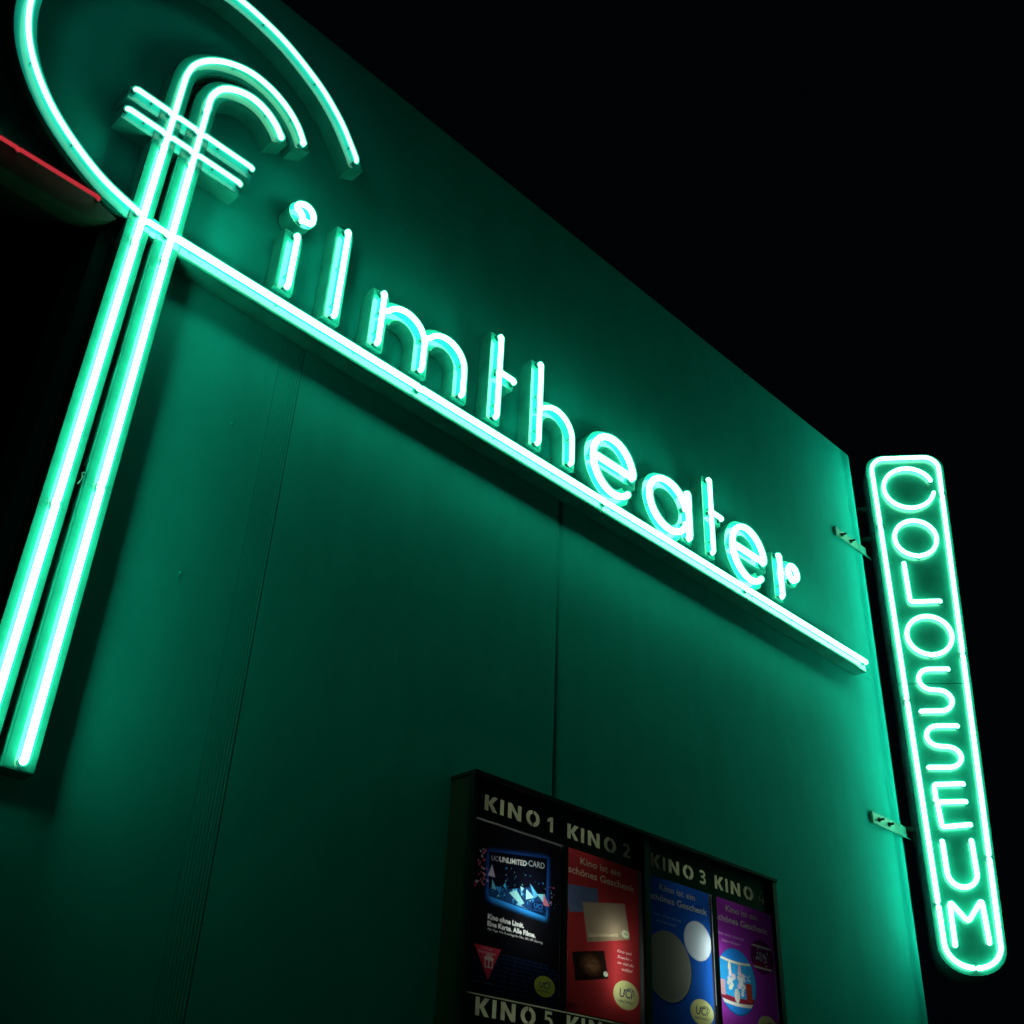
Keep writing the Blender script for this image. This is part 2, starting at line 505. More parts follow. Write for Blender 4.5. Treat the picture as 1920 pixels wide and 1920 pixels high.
# ribbed strip: nine shallow vertical grooves
V, F = [], []
xs = []
nr = 9
for k in range(nr):
    a = 2.206 + (2.340 - 2.206) * k / nr; p = (2.340 - 2.206) / nr
    g = 0.0016 + 0.0036 * (k / nr) ** 1.5; xs += [(a, 0.0), (a + p * 0.35, -0.0004), (a + p * 0.6, -0.0004), (a + p * 0.8, g)]
xs.append((2.340, 0.001))
for x, y in xs: V += [(x, y, 0.0), (x, y, ZU - 0.003)]
for i in range(len(xs) - 1): F.append((2 * i, 2 * i + 2, 2 * i + 3, 2 * i + 1))
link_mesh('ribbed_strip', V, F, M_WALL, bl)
jp = [(4.268, 0.001), (4.280, 0.002), (4.296, 0.013), (4.308, 0.013), (4.324, 0.002), (4.336, 0.001)]
V = [(x, y, z) for x, y in jp for z in (0.0, ZU - 0.003)]
link_mesh('wall_joint', V, [(2 * i, 2 * i + 2, 2 * i + 3, 2 * i + 1) for i in range(len(jp) - 1)], M_WALL, bl)
for x, z in ((2.02, 4.75), (1.93, 3.90)):
    mb = MB(); mb.rod((x, 0.001, z), (x, -0.014, z), 0.006, 8); mb.box(x - 0.002, x + 0.002, -0.002, -0.0002, z - 0.05, z - 0.006); mb.make('wall_fixing', M_WALL, bl)
# corner profile: a shallow groove, then the rounded arris and the return wall
prof = [(8.031, 0.0), (8.036, 0.0012), (8.050, 0.0012), (8.056, 0.0), (8.17, 0.0)]
for k in range(7):
    t = math.radians(90 * k / 6); prof.append((8.17 + 0.03 * math.sin(t), 0.03 - 0.03 * math.cos(t)))
prof += [(8.2, 9.0)]
V, F = [], []
for x, y in prof: V += [(x, y, 0.0), (x, y, ZT)]
for i in range(len(prof) - 1): F.append((2 * i, 2 * i + 2, 2 * i + 3, 2 * i + 1))
link_mesh('corner_return', V, F, M_WALL, bl)
mb = MB(); mb.box(-12, 8.19, 0.302, 9.0, ZT - 0.3, ZT - 0.05); mb.make('roof', M_DARK, bl)
mb = MB(); mb.box(-12.01, 8.17, 0.004, 0.32, ZT + 0.001, ZT + 0.012); mb.make('coping', M_TRIM, bl)

# ------------------------------------------------------------------ the big f with its ring
FL = (1.37, 0.0, 2.86)
fs = thing('neon_initial', 'giant neon letter f of two parallel stems with a ring sweeping round its top', 'neon sign', FL)
to_f = lambda x, z, out, yf=-0.113: (x - FL[0], yf - out - FL[1], z - FL[2])
ring = []
ctrl = [(20.5, 0.985), (28, 0.968), (40, 0.955), (55, 0.938), (76, 0.928), (100, 0.932), (130, 0.945), (160, 0.955), (180, 0.954), (200, 0.952), (220, 0.940), (240, 0.930), (255, 0.925), (270, 0.925)]
rp = [(1.47 + r * math.cos(math.radians(a)), 6.391 + r * math.sin(math.radians(a))) for a, r in ctrl]
ring = catmull(rp, 7)
ring_box = ring + [(1.508, 5.4655)]
channel(fs, ring_box, 0.057, -0.110, FL, ('ring_casing', 'ring_face'), fm=M_FACE_LIT)
outer = [(1.295, 2.862), (1.295, 6.40)] + catmull([(1.295, 6.42), (1.299, 6.52), (1.325, 6.62), (1.39, 6.715), (1.49, 6.795), (1.62, 6.845), (1.76, 6.835), (1.88, 6.78), (1.965, 6.70), (2.028, 6.592)], 6)
inner = [(1.448, 2.862), (1.448, 6.38)] + catmull([(1.448, 6.40), (1.455, 6.49), (1.495, 6.58), (1.565, 6.64), (1.66, 6.672), (1.755, 6.655), (1.835, 6.60), (1.889, 6.527)], 6)
channel(fs, outer, 0.059, -0.1135, FL, ('stem_casing', 'stem_face'))
channel(fs, inner, 0.061, -0.1135, FL, ('stem_casing', 'stem_face'))
channel(fs, [(1.062, 6.190), (1.785, 6.190)], 0.047, -0.1065, FL, ('crossbar_casing', 'crossbar_face'), fm=M_FACE_LIT)
channel(fs, [(1.066, 6.046), (1.740, 6.046)], 0.047, -0.1065, FL, ('crossbar_casing', 'crossbar_face'), fm=M_FACE_LIT)
R1 = 0.0150
tubes = []
def ft(path, r=R1, m=None, **k):
    o, P = neon(fs, path, r, to_f, m or NEON, **k); tubes.append(P)
ft([(1.297, 2.90), (1.297, 3.885)]); ft([(1.297, 3.915), (1.297, 5.315)])
k_o = [p for p in outer[2:]]
ft([(1.297, 5.350), (1.297, 5.96)])
ft([(1.297, 5.985), (1.297, 6.38)] + [(x + 0.002, z) for x, z in k_o[:-1]] + [(2.018, 6.612)], r=0.0145, m=NEON_ARCH)
ft([(1.450, 2.90), (1.450, 4.04)]); ft([(1.450, 4.07), (1.450, 5.31)])
ft([(1.450, 5.345), (1.450, 5.96)]); ft([(1.450, 5.985), (1.450, 6.36)], r=0.0145, m=NEON_ARCH)
ft([(1.451, 6.392)] + inner[3:-1] + [(1.880, 6.545)], r=0.0165, m=NEON_ARCH)
ft([p for p in ring[3:]][:-6], r=0.0135, m=NEON_RING, out=0.03)
ft([(1.324, 5.466), (1.423, 5.466)], r=0.0125)
for z, xl, xr in ((6.197, 1.093, 1.757), (6.045, 1.086, 1.713)):
    ft([(xl, z), (1.272, z)], r=.0125, m=NEON_RING); ft([(1.322, z), (1.425, z)], r=.0125, m=NEON_RING); ft([(1.475, z), (xr, z)], r=.0125, m=NEON_RING)
fittings(fs, tubes, to_f, 0.03, R1)
# fine sheet joints across the stems
for x, z in ((1.295, 5.29), (1.448, 5.25), (1.295, 3.90), (1.448, 4.055)):
    hw = 0.056; mb = MB()
    V = rel(FL, [(x - hw, -0.1172, z), (x + hw, -0.1172, z), (x + hw, -0.1172, z + 0.004), (x - hw, -0.1172, z + 0.004)])
    V += rel(FL, [(x - hw, -0.1164, z), (x + hw, -0.1164, z), (x + hw, -0.1164, z + 0.004), (x - hw, -0.1164, z + 0.004)])
    mb.add(V, [(0, 1, 2, 3), (0, 4, 5, 1), (2, 6, 7, 3), (1, 5, 6, 2), (0, 3, 7, 4)])
    mb.make('face_joint', M_CASE, fs)


mb = MB(); tube_mesh(mb, rel(FL, [(1.3545, -0.09, 4.045), (1.366, -0.112, 4.035), (1.374, -0.118, 4.06), (1.368, -0.120, 4.085), (1.380, -0.110, 4.098), (1.3865, -0.09, 4.09)]), 0.0022, 6)
mb.make('loose_wire', M_CLIP, fs)

# ------------------------------------------------------------------ underline bar
UL = (4.62, 0.0, 5.40)
ub = thing('neon_underline', 'long straight neon bar running under the ten small letters from the stems to the corner', 'neon bar', UL)
to_u = lambda x, z, out: (x - UL[0], -0.113 - out, z - UL[2])
channel(ub, [(1.5115, 5.4655), (4.55, 5.4655)], 0.0645, -0.110, UL)
channel(ub, [(4.553, 5.4655), (7.745, 5.4655)], 0.0645, -0.110, UL)
tubes = []
for a, b_ in ((1.478, 2.990), (3.018, 4.555), (4.583, 6.092), (6.120, 7.705)):
    o, P = neon(ub, [(a, 5.470), (b_, 5.470)], 0.0165, to_u, NEON); tubes.append(P)
fittings(ub, tubes, to_u, 0.03, 0.0165, 0.5)

# ------------------------------------------------------------------ small letters
GR = 'small neon letters standing along the underline bar'
def letter(label, x, strokes, tubes, discs=(), r=0.0155, name='neon_letter'):
    loc = (x, 0.0, 5.58)
    t = thing(name, label, 'neon letter', loc, GR)
    tray(t, strokes, -0.110, loc, discs=discs)
    to3 = lambda sx, z, out: (sx - loc[0], -0.098 - out, z - loc[2])
    done = []
    for P in tubes:
        fil = 0.0
        o, Q = neon(t, P, r, to3, NEON_L, out=0.042); done.append(Q)
    fittings(t, done, to3, 0.042, r, 0.27)
    return t
B0 = 5.58
HW = 0.057
c0 = 0.035
# i
letter('small neon letter i, short stroke under a round dot, first after the f', 2.095,
       [([(2.088, 5.615), (2.088, 5.953)], HW, c0, c0)], [[(2.095, 5.61), (2.095, 5.955)]] + [catmull([(2.112, 6.085), (2.155, 6.092), (2.166, 6.135), (2.150, 6.178), (2.112, 6.195), (2.072, 6.180), (2.055, 6.145), (2.080, 6.128), (2.100, 6.110)], 6)],
       discs=[(2.110, 6.143, 0.083)])
letter('small neon letter l, one plain tall stroke between the dotted i and the m', 2.39,
       [([(2.392, 5.615), (2.392, 6.208)], HW, c0, c0)], [[(2.396, 5.612), (2.396, 6.213)]])
# m
a1 = arc(2.858, 5.778, 0.147, 0.147, 172, 0, 18); a2 = arc(3.165, 5.778, 0.147, 0.147, 166, 0, 18)
t1 = [(2.708, 5.842)] + arc(2.858, 5.778, 0.147, 0.149, 150, 0, 16) + [(3.004, 5.612)]
t2 = [(3.020, 5.838)] + arc(3.166, 5.778, 0.147, 0.148, 145, 0, 16) + [(3.313, 5.612)]
letter('small neon letter m with two arches, between the tall l and the first t', 3.0,
       [([(2.689, 5.615), (2.689, 5.953)], HW, c0, c0), (a1 + [(3.005, 5.615)], HW, 0.0, c0), (a2 + [(3.313, 5.615)], HW, 0.0, c0)],
       [[(2.690, 5.61), (2.690, 5.955)], t1, t2])
# first t
def tee(x, label, lab):
    return letter(label, x, [([(x - 0.004, 5.615), (x - 0.004, 6.205)], HW, c0, c0), ([(x, 5.938), (x + 0.115, 5.938)], 0.050, 0.0, 0.03)],
                  [[(x, 5.612), (x, 6.213)], [(x + 0.012, 5.942), (x + 0.125, 5.942)]])
tee(3.590, 'small neon letter t with stub arm, between the m and the h', 0)
# h
t1 = [(3.968, 5.882)] + arc(4.095, 5.785, 0.148, 0.150, 128, 0, 14) + [(4.243, 5.612)]
letter('small neon letter h, tall stroke with one arch, between the first t and first e', 4.09,
       [([(3.942, 5.615), (3.942, 6.205)], HW, c0, c0), (arc(4.094, 5.785, 0.148, 0.148, 168, 0, 18) + [(4.242, 5.615)], HW, 0.0, c0)],
       [[(3.945, 5.612), (3.945, 6.213)], t1])
# e
def eee(x, label):
    A = arc(x, 5.785, 0.198, 0.212, 4, 312, 36)
    T = [(x - 0.175, 5.792), (x + 0.193, 5.797)] + arc(x, 5.785, 0.200, 0.214, 14, 316, 34)
    T2 = [(x - 0.172, 5.790), (x + 0.185, 5.792)]
    return letter(label, x, [(A, HW, 0.0, 0.03), ([(x - 0.19, 5.785), (x + 0.198, 5.785)], 0.050, 0.0, 0.055)],
                  [T2, arc(x, 5.785, 0.200, 0.214, 6, 315, 36)], r=0.0215)
eee(4.643, 'small neon letter e between the h and the a')
# a
letter('small neon letter a, round bowl with short stroke, between first e and second t', 5.23,
       [(arc(5.222, 5.765, 0.198, 0.192, -8, 352, 40), HW, 0.0, 0.0), ([(5.437, 5.615), (5.437, 5.950)], HW - 0.004, c0, c0)],
       [arc(5.215, 5.763, 0.206, 0.194, 22, 338, 34), [(5.441, 5.610), (5.441, 5.955)]], r=0.0215)
tee(5.711, 'small neon letter t with stub arm, between the a and the last e', 1)
eee(6.150, 'small neon letter e between the second t and the final r')
letter('small neon letter r, short stroke with round blob, last of the row by the corner', 6.60,
       [([(6.560, 5.615), (6.560, 5.940)], HW, c0, c0)],
       [[(6.563, 5.610), (6.563, 5.945)], arc(6.735, 5.870, 0.060, 0.060, 250, -70, 20)], r=0.0195, discs=[(6.728, 5.866, 0.112)])

# ------------------------------------------------------------------ vertical sign at the corner
TH = math.radians(52)
D2 = Vector((math.cos(TH), -math.sin(TH), 0)); NB = Vector((math.sin(TH), math.cos(TH), 0))
P0 = Vector((8.2414, -0.12, 3.2))
vs = thing('vertical_neon_sign', 'tall tapering vertical neon sign with nine stacked capitals, projecting from the right wall corner', 'neon sign', tuple(P0))
def to_s(s, z, out): return tuple(D2 * s - NB * out + Vector((0, 0, z - P0.z)))
def xr(z): return 0.678 - (7.55 - z) * 0.0452      # tapering right edge
def outline(inset, rt, rb, n=10):
    L = inset; zt, zb = 7.745 - inset, 3.210 + inset
    Rt, Rb = xr(zt) - inset, xr(zb) - inset
    def cor(cx, cz, r, a0):
        return [(cx + r * math.cos(math.radians(a0 + 90 * k / n)), cz + r * math.sin(math.radians(a0 + 90 * k / n))) for k in range(n + 1)]
    def cor2(cx, cz, r, a0):
        return [(cx + r * math.cos(math.radians(a0 + 90 * k / n)), cz + r * 0.86 * math.sin(math.radians(a0 + 90 * k / n))) for k in range(n + 1)]
    return cor(Rt - rt, zt - rt, rt, 0) + cor(L + rt, zt - rt, rt, 90) + cor2(L + rb, zb + rb * 0.86, rb, 180) + cor2(Rb - rb, zb + rb * 0.86, rb, 270)
def squash(O, zb, rb):   # lower corners a little flatter than round
    return [(x, zb + (z - zb) if z >= zb else z) for x, z in O]
def loopfix(O, inset):
    return [(s, max(z, 3.210 + inset)) for s, z in O]
OUT = loopfix(outline(0.0, 0.15, 0.23), 0.0)
n = len(OUT); DEP = 0.28
V = [to_s(s, z, 0.0) for s, z in OUT] + [to_s(s, z, -DEP) for s, z in OUT]
F = [(i, (i + 1) % n, n + (i + 1) % n, n + i) for i in range(n)]
V2 = [to_s(s, z, -DEP) for s, z in OUT]
link_mesh('side_casing', V, F, M_SIGNSIDE, vs, False)
link_mesh('back_panel', V2, [tuple(range(n))], M_SIGNSIDE, vs)
def cut_face(z0, z1, name):
    zs_ = [p for p in OUT]
    poly = []
    m = len(OUT)
    ins = lambda p: z0 <= p[1] <= z1
    for i in range(m):
        a, b_ = OUT[i], OUT[(i + 1) % m]
        if ins(a): poly.append(a)
        for zc in ((z0, z1) if a[1] < b_[1] else (z1, z0)):
            if (a[1] - zc) * (b_[1] - zc) < 0:
                t = (zc - a[1]) / (b_[1] - a[1]); poly.append((a[0] + (b_[0] - a[0]) * t, zc))
    k = len(poly)
    V = [to_s(s, z, 0.003) for s, z in poly] + [to_s(s, z, 0.0005) for s, z in poly]
    return link_mesh(name, V, [tuple(range(k))] + [(i, (i + 1) % k, k + (i + 1) % k, k + i) for i in range(k)], M_SIGNFACE, vs)
cut_face(5.468, 9.0, 'face_panel')
cut_face(0.0, 5.462, 'face_panel')
# seams across the side casing near the foot
for i0 in (n * 2 // 4 + 4, n * 3 // 4 + 5):
    mb = MB(); s, z = OUT[i0 % n]; s2, z2 = OUT[(i0 + 1) % n]
    nx_, nz_ = (s - 0.22), (z - 3.45); L = math.hypot(nx_, nz_); nx_, nz_ = nx_ / L * 0.004, nz_ / L * 0.004
    tx, tz = -nz_, nx_
    q = [(s + nx_, z + nz_), (s + nx_ + tx * 1.2, z + nz_ + tz * 1.2)]
    V = [to_s(*q[0], -0.004), to_s(*q[1], -0.004), to_s(*q[1], -DEP + 0.004), to_s(*q[0], -DEP + 0.004),
         to_s(s - nx_, z - nz_, -0.004), to_s(s - nx_ + tx, z - nz_ + tz, -0.004), to_s(s - nx_ + tx, z - nz_ + tz, -DEP + 0.004), to_s(s - nx_, z - nz_, -DEP + 0.004)]
    mb.add(V, [(0, 1, 2, 3), (0, 4, 5, 1), (1, 5, 6, 2), (2, 6, 7, 3), (3, 7, 4, 0)])
    mb.make('casing_seam', M_STEEL, vs)
# border tube in pieces with gaps
BT = outline(0.047, 0.125, 0.190, 8)
def walk(O, closed=True):
    O = O + [O[0]]; d = [0]
    for a, b_ in zip(O[:-1], O[1:]): d.append(d[-1] + math.hypot(b_[0] - a[0], b_[1] - a[1]))
    return O, d
O_, d_ = walk(BT)
tot = d_[-1]
def piece(a, b_):
    def at(t):
        t %= tot
        for i in range(len(d_) - 1):
            if d_[i] <= t <= d_[i + 1]:
                k = (t - d_[i]) / max(1e-9, d_[i + 1] - d_[i]); return (O_[i][0] + (O_[i + 1][0] - O_[i][0]) * k, O_[i][1] + (O_[i + 1][1] - O_[i][1]) * k)
    P = [at(a)]
    for base in (0, tot):
        for i in range(len(d_) - 1):
            if a + 0.005 < d_[i] + base < b_ - 0.005: P.append((O_[i][0], O_[i][1]))
    P.append(at(b_)); return P
def dist_of(side, z):     # arc position of a height on the left or right run
    best = None
    for i in range(len(O_) - 1):
        a, b_ = O_[i], O_[i + 1]
        if (a[1] - z) * (b_[1] - z) <= 0 and ((a[0] < 0.2) == (side == 'L')) and abs(a[1] - b_[1]) > 0.02:
            return d_[i] + abs(z - a[1]) / abs(b_[1] - a[1]) * (d_[i + 1] - d_[i])
    return 0
cuts = [dist_of('L', 6.98), dist_of('L', 5.31), dist_of('L', 3.70)]
bot = [d_[i] for i in range(len(O_) - 1) if O_[i][1] < 3.27]
cuts.append((min(bot) + max(bot)) / 2)
cuts += [dist_of('R', 4.05), dist_of('R', 5.72), dist_of('R', 7.30)]
cuts = sorted(c for c in cuts)
RS = 0.0168
tubes = []
for i in range(len(cuts)):
    a = cuts[i] + 0.026; b_ = (cuts[i + 1] if i + 1 < len(cuts) else cuts[0] + tot) - 0.026
    if b_ - a < 0.1: continue
    o, P = neon(vs, piece(a, b_), RS, to_s, NEON_S, out=0.034, name='border_tube'); tubes.append(P)
def S_shape(zt, zb, xl, xr_, first):
    h = zt - zb; zm = zt - h * 0.495
    r1 = (zt - zm) / 2; r2 = (zm - zb) / 2
    P = [(xr_ - 0.0, zt), (xl + 0.115, zt)] + arc(xl + 0.105, zt - r1, 0.092, r1, 92, 262, 12) + [(xr_ - 0.12, zm - 0.004)] + arc(xr_ - 0.105, zm - r2 - 0.002, 0.100, r2 - 0.002, 84, -90, 12) + [(xl + 0.0, zb)]
    return P
LT = [
 ('C', [arc(0.345, 7.366, 0.218, 0.213, 24, 343, 34)]),
 ('O', [arc(0.331, 6.838, 0.178, 0.180, -84, 267, 38)]),
 ('L', [fillet_path([(0.197, 6.583), (0.198, 6.207), (0.438, 6.212)], 0.03)]),
 ('O', [arc(0.308, 5.890, 0.181, 0.178, -88, 263, 38)]),
 ('S', [S_shape(5.582, 5.215, 0.152, 0.404, 1)]),
 ('S', [S_shape(5.088, 4.745, 0.143, 0.398, 0)]),
 ('E', [fillet_path([(0.366, 4.612), (0.152, 4.606), (0.150, 4.492)], 0.02), fillet_path([(0.362, 4.472), (0.156, 4.466), (0.163, 4.272), (0.368, 4.292)], 0.02)]),
 ('U', [[(0.147, 4.158), (0.146, 3.93)] + arc(0.253, 3.93, 0.107, 0.107, 185, 355, 14) + [(0.361, 4.165)]]),
 ('M', [fillet_path([(0.122, 3.420), (0.130, 3.722), (0.240, 3.575), (0.360, 3.735), (0.364, 3.440)], 0.035)]),
]
for ch, paths in LT:
    for P in paths:
        o, Q = neon(vs, P, RS, to_s, NEON_S, out=0.034, name='capital_tube'); tubes.append(Q)
fittings(vs, tubes, to_s, 0.034, RS, 0.45)
# mast between wall and sign, its arms, and the two wall brackets
mb = MB()
a = Vector(to_s(-0.13, 3.5, -0.13)); b_ = Vector(to_s(-0.13, 7.62, -0.13))
mb.rod(a, b_, 0.028, 12); mb.make('mast', M_MAST, vs, True)
for z in (7.25, 6.93, 4.30):
    mb = MB()
    c = [to_s(s, z + dz, -o_) for s in (-0.12, 0.0) for dz in (-0.02, 0.02) for o_ in (0.115, 0.145)]
    mb.add(c, [(0, 1, 3, 2), (4, 6, 7, 5), (0, 4, 5, 1), (2, 3, 7, 6), (0, 2, 6, 4), (1, 5, 7, 3)])
    mb.make('mast_arm', M_MAST, vs)
for z in (6.757, 4.257):
    mb = MB()
    Lx = P0
    mb.box(7.730 - Lx.x, 8.235 - Lx.x, -0.012 - Lx.y, -0.004 - Lx.y, z - 0.043 - Lx.z, z + 0.043 - Lx.z)
    mb.box(7.730 - Lx.x, 8.30 - Lx.x, -0.024 - Lx.y, -0.013 - Lx.y, z - 0.050 - Lx.z, z - 0.044 - Lx.z)
    mb.box(7.722 - Lx.x, 7.7295 - Lx.x, -0.022 - Lx.y, -0.003 - Lx.y, z - 0.050 - Lx.z, z + 0.043 - Lx.z)
    br = mb.make('wall_bracket', M_STEEL, vs)
    for x in (7.83, 7.975):
        bm_ = MB(); bm_.rod((x - Lx.x, -0.0125 - Lx.y, z - Lx.z), (x - Lx.x, -0.055 - Lx.y, z - Lx.z), 0.010, 8)
        bm_.rod((x - Lx.x, -0.0122 - Lx.y, z - Lx.z), (x - Lx.x, -0.022 - Lx.y, z - Lx.z), 0.018, 6)
        bm_.make('bolt', M_DARK, br)

# ------------------------------------------------------------------ red neon strip at the left
RL = (0.0, 0.0, 5.33)
rs = thing('red_neon_strip', 'dark horizontal casing with a thin red neon tube, below the ring at the left edge', 'neon strip', RL)
top = lambda x: min(5.463, 6.391 - math.sqrt(max(0, 1.0 ** 2 - (x - 1.47) ** 2)) - 0.012) if x > 0.5 else 5.463
pts = [(-4.0, 5.33), (1.02, 5.33)] + [(1.08, 5.338), (1.13, 5.358), (1.17, 5.385)] + [(1.196, 5.412)]
pts += [(x, top(x)) for x in np.linspace(1.196, 0.9, 9)] + [(-4.0, 5.463)]
n = len(pts)
V = rel(RL, [(x, -0.10, z) for x, z in pts] + [(x, 0.0, z) for x, z in pts])
link_mesh('casing', V, [tuple(range(n))] + [(i, (i + 1) % n, n + (i + 1) % n, n + i) for i in range(n)], M_REDCASE, rs)
to_r = lambda x, z, out: (x - RL[0], -0.10 - out, z - RL[2])
tubes = []
for a_, b_ in ((-3.9, -0.9), (-0.87, 0.705), (0.715, 1.085)):
    o, P = neon(rs, [(a_, 5.447), (b_, 5.447)], 0.009, to_r, NEON_R, out=0.028); tubes.append(P)
fittings(rs, tubes, to_r, 0.028, 0.009, 0.35)

# ------------------------------------------------------------------ showcase with posters
CX0, CX1, CZ1, CZ0, CY = 3.564, 6.094, 3.437, 1.50, -0.17
CL = (4.83, 0.0, CZ0)
cs = thing('poster_showcase', 'black lit poster showcase on the wall with cut-out headings above each poster', 'showcase', CL)
def cb(name, m, *boxes, parent=None):
    mb = MB()
    for x0, x1, y0, y1, z0, z1 in boxes: mb.box(x0 - CL[0], x1 - CL[0], y0 - CL[1], y1 - CL[1], z0 - CL[2], z1 - CL[2])
    return mb.make(name, m, parent or cs)
cb('side_panel', M_OLIVE, (CX0, CX0 + 0.012, CY + 0.03, -0.001, CZ0, CZ1 - 0.02))
cb('side_panel', M_OLIVE, (CX1 - 0.012, CX1, CY + 0.03, -0.001, CZ0, CZ1 - 0.02))
cb('top_panel', M_BLACK, (CX0 - 0.006, CX1 + 0.018, CY - 0.014, -0.001, CZ1 - 0.018, CZ1))
cb('bottom_panel', M_DARK, (CX0, CX1, CY + 0.03, -0.001, CZ0 - 0.02, CZ0 - 0.001))
cb('back_panel', M_INNER, (CX0 + 0.013, CX1 - 0.013, -0.012, -0.002, CZ0, CZ1 - 0.02))
cb('partition', M_BLACK, (4.846, 4.858, CY + 0.032, -0.013, CZ0, CZ1 - 0.02))
for z0, z1 in ((2.438, 2.448), (3.2245, 3.2275)):
    if z0 < 3: cb('shelf', M_BLACK, (CX0 + 0.013, 4.845, CY + 0.02, -0.013, z0, z1), (4.859, CX1 - 0.013, CY + 0.02, -0.013, z0, z1))

# heading masks: black sheet with stencil letters cut through, diffuser behind
def ell(cx, cz, rx, rz, a0, a1, n=14): return [(cx + rx * math.cos(math.radians(a0 + (a1 - a0) * k / n)), cz + rz * math.sin(math.radians(a0 + (a1 - a0) * k / n))) for k in range(n + 1)]
G = {
 'K': [[(0, 0), (0, 1), (.31, 1), (.31, .60), (.62, 1), (1, 1), (.60, .53), (1, 0), (.62, 0), (.31, .44), (.31, 0)]],
 'I': [[(0, 0), (0, 1), (1, 1), (1, 0)]],
 'N': [[(0, 0), (0, 1), (.30, 1), (.71, .42), (.71, 1), (1, 1), (1, 0), (.70, 0), (.29, .58), (.29, 0)]],
 'O': [ell(.492, .5, .48, .52, 91, 269) + ell(.492, .5, .20, .29, 267, 93), ell(.518, .5, .48, .52, 89, -89) + ell(.518, .5, .20, .29, -87, 87)],
 '1': [[(.35, 0), (.35, .70), (0, .60), (0, .80), (.45, 1), (.75, 1), (.75, 0)]],
 '2': [[(0, 0), (0, .16), (.55, .58), (.64, .70), (.58, .81), (.44, .84), (.28, .80), (.1, .70), (.04, .90), (.28, 1), (.52, 1.02), (.84, .95), (.97, .76), (.92, .58), (.75, .42), (.45, .20), (1, .20), (1, 0)]],
 '3': [[(.02, .04), (.06, .24), (.38, .17), (.62, .24), (.66, .34), (.56, .43), (.22, .44), (.22, .60), (.54, .62), (.62, .72), (.54, .82), (.34, .84), (.1, .76), (.04, .94), (.36, 1.02), (.74, .98), (.92, .84), (.92, .68), (.74, .54), (.95, .42), (1, .26), (.9, .1), (.66, 0), (.36, -.02)]],
 '4': [[(.58, 0), (.58, .20), (0, .20), (0, .38), (.48, 1), (.66, 1), (.30, .38), (.58, .38), (.58, .60), (.84, .60), (.84, .38), (1, .38), (1, .20), (.84, .20), (.84, 0)]],
 '5': [[(.02, .03), (.04, .22), (.36, .17), (.6, .24), (.66, .36), (.56, .48), (.3, .50), (.08, .46), (.12, 1), (.90, 1), (.90, .82), (.36, .82), (.34, .66), (.66, .66), (.9, .56), (1, .38), (.94, .18), (.74, .03), (.4, -.02)]],
 '6': [[(.5, -.02), (.18, .08), (0, .4), (.05, .7), (.3, .94), (.8, 1.02), (.84, .84), (.5, .78), (.34, .62), (.30, .4), (.36, .2), (.5, .15), (.66, .2), (.7, .32), (.62, .44), (.44, .47), (.46, .63), (.8, .58), (1, .35), (.92, .12), (.74, 0)]],
}
def heading(x0, z0, digit, xs0, xs1):
    h = 0.0765
    lay = [('K', 0.0, 0.088), ('I', 0.104, 0.027), ('N', 0.157, 0.096), ('O', 0.283, 0.102), (digit, 0.438, 0.062 if digit != '1' else 0.058)]
    polys = [[(xs0, z0 - 0.045), (xs1, z0 - 0.045), (xs1, CZ1 - 0.019 if z0 > 3 else z0 + 0.0835), (xs0, CZ1 - 0.019 if z0 > 3 else z0 + 0.0835)]]
    for g, dx, wd in lay:
        for p in G[g]: polys.append([(x0 + dx + u * wd, z0 + v * h) for u, v in p])
    V = [(x - CL[0], CY + 0.006, z - CL[2]) for p in polys for x, z in p]
    tris = tessellate_polygon([[Vector((x, z, 0)) for x, z in p] for p in polys])
    F = [tuple(t) for t in tris]
    k = len(V); V += [(x, y + 0.002, z) for x, y, z in V]; base = 0
    for p in polys:
        m = len(p)
        for i in range(m): F.append((base + i, base + (i + 1) % m, k + base + (i + 1) % m, k + base + i))
        base += m
    link_mesh('heading_mask', V, F, M_BLACK, cs)
    zc = z0 + h * 0.5
    cb('heading_diffuser', M_DIFFUSER, (xs0, xs1, CY + 0.010, CY + 0.012, z0 - 0.012, z0 + h + 0.014))
for x0, z0, dg, a_, b_ in ((3.646, 3.262, '1', 3.600, 4.2195), (4.233, 3.262, '2', 4.2205, 4.838), (4.906, 3.262, '3', 4.862, 5.4695), (5.487, 3.262, '4', 5.4705, 6.066),
                          (3.657, 2.350, '5', 3.600, 4.2195), (4.250, 2.350, '6', 4.2205, 4.838)):
    heading(x0, z0, dg, a_, b_)
cb('blank_panel', M_BLACK, (4.862, 6.066, CY + 0.006, CY + 0.008, CZ0, 2.434))
cb('blank_panel', M_BLACK, (3.600, 4.838, CY + 0.006, CY + 0.008, CZ0, 2.304))
# door frames
for x0, x1 in ((CX0 - 0.004, 4.850), (4.852, CX1 + 0.016)):
    cb('door_frame', M_DARK, (x0, x0 + 0.030, CY - 0.006, CY + 0.029, CZ0, CZ1 - 0.019)); cb('door_frame', M_DARK, (x1 - 0.014 if x1 < 5 else x1 - 0.042, x1, CY - 0.006, CY + 0.029, CZ0, CZ1 - 0.019))
cb('divider', M_BLACK, (4.207, 4.241, CY + 0.003, CY + 0.018, 2.44, 3.215))
cb('divider', M_BLACK, (5.452, 5.492, CY + 0.003, CY + 0.018, 2.44, 3.215))
cb('door_glass', M_PANE, (3.592, 4.835, CY - 0.004, CY - 0.001, CZ0, CZ1 - 0.02)); cb('door_glass', M_PANE, (4.883, 6.066, CY - 0.004, CY - 0.001, CZ0, CZ1 - 0.02))
M_LEAK = translucent('light_leak_strip', (0.9, 0.93, 0.95))  # added translucent strips imitating light leaking through gaps beside the posters
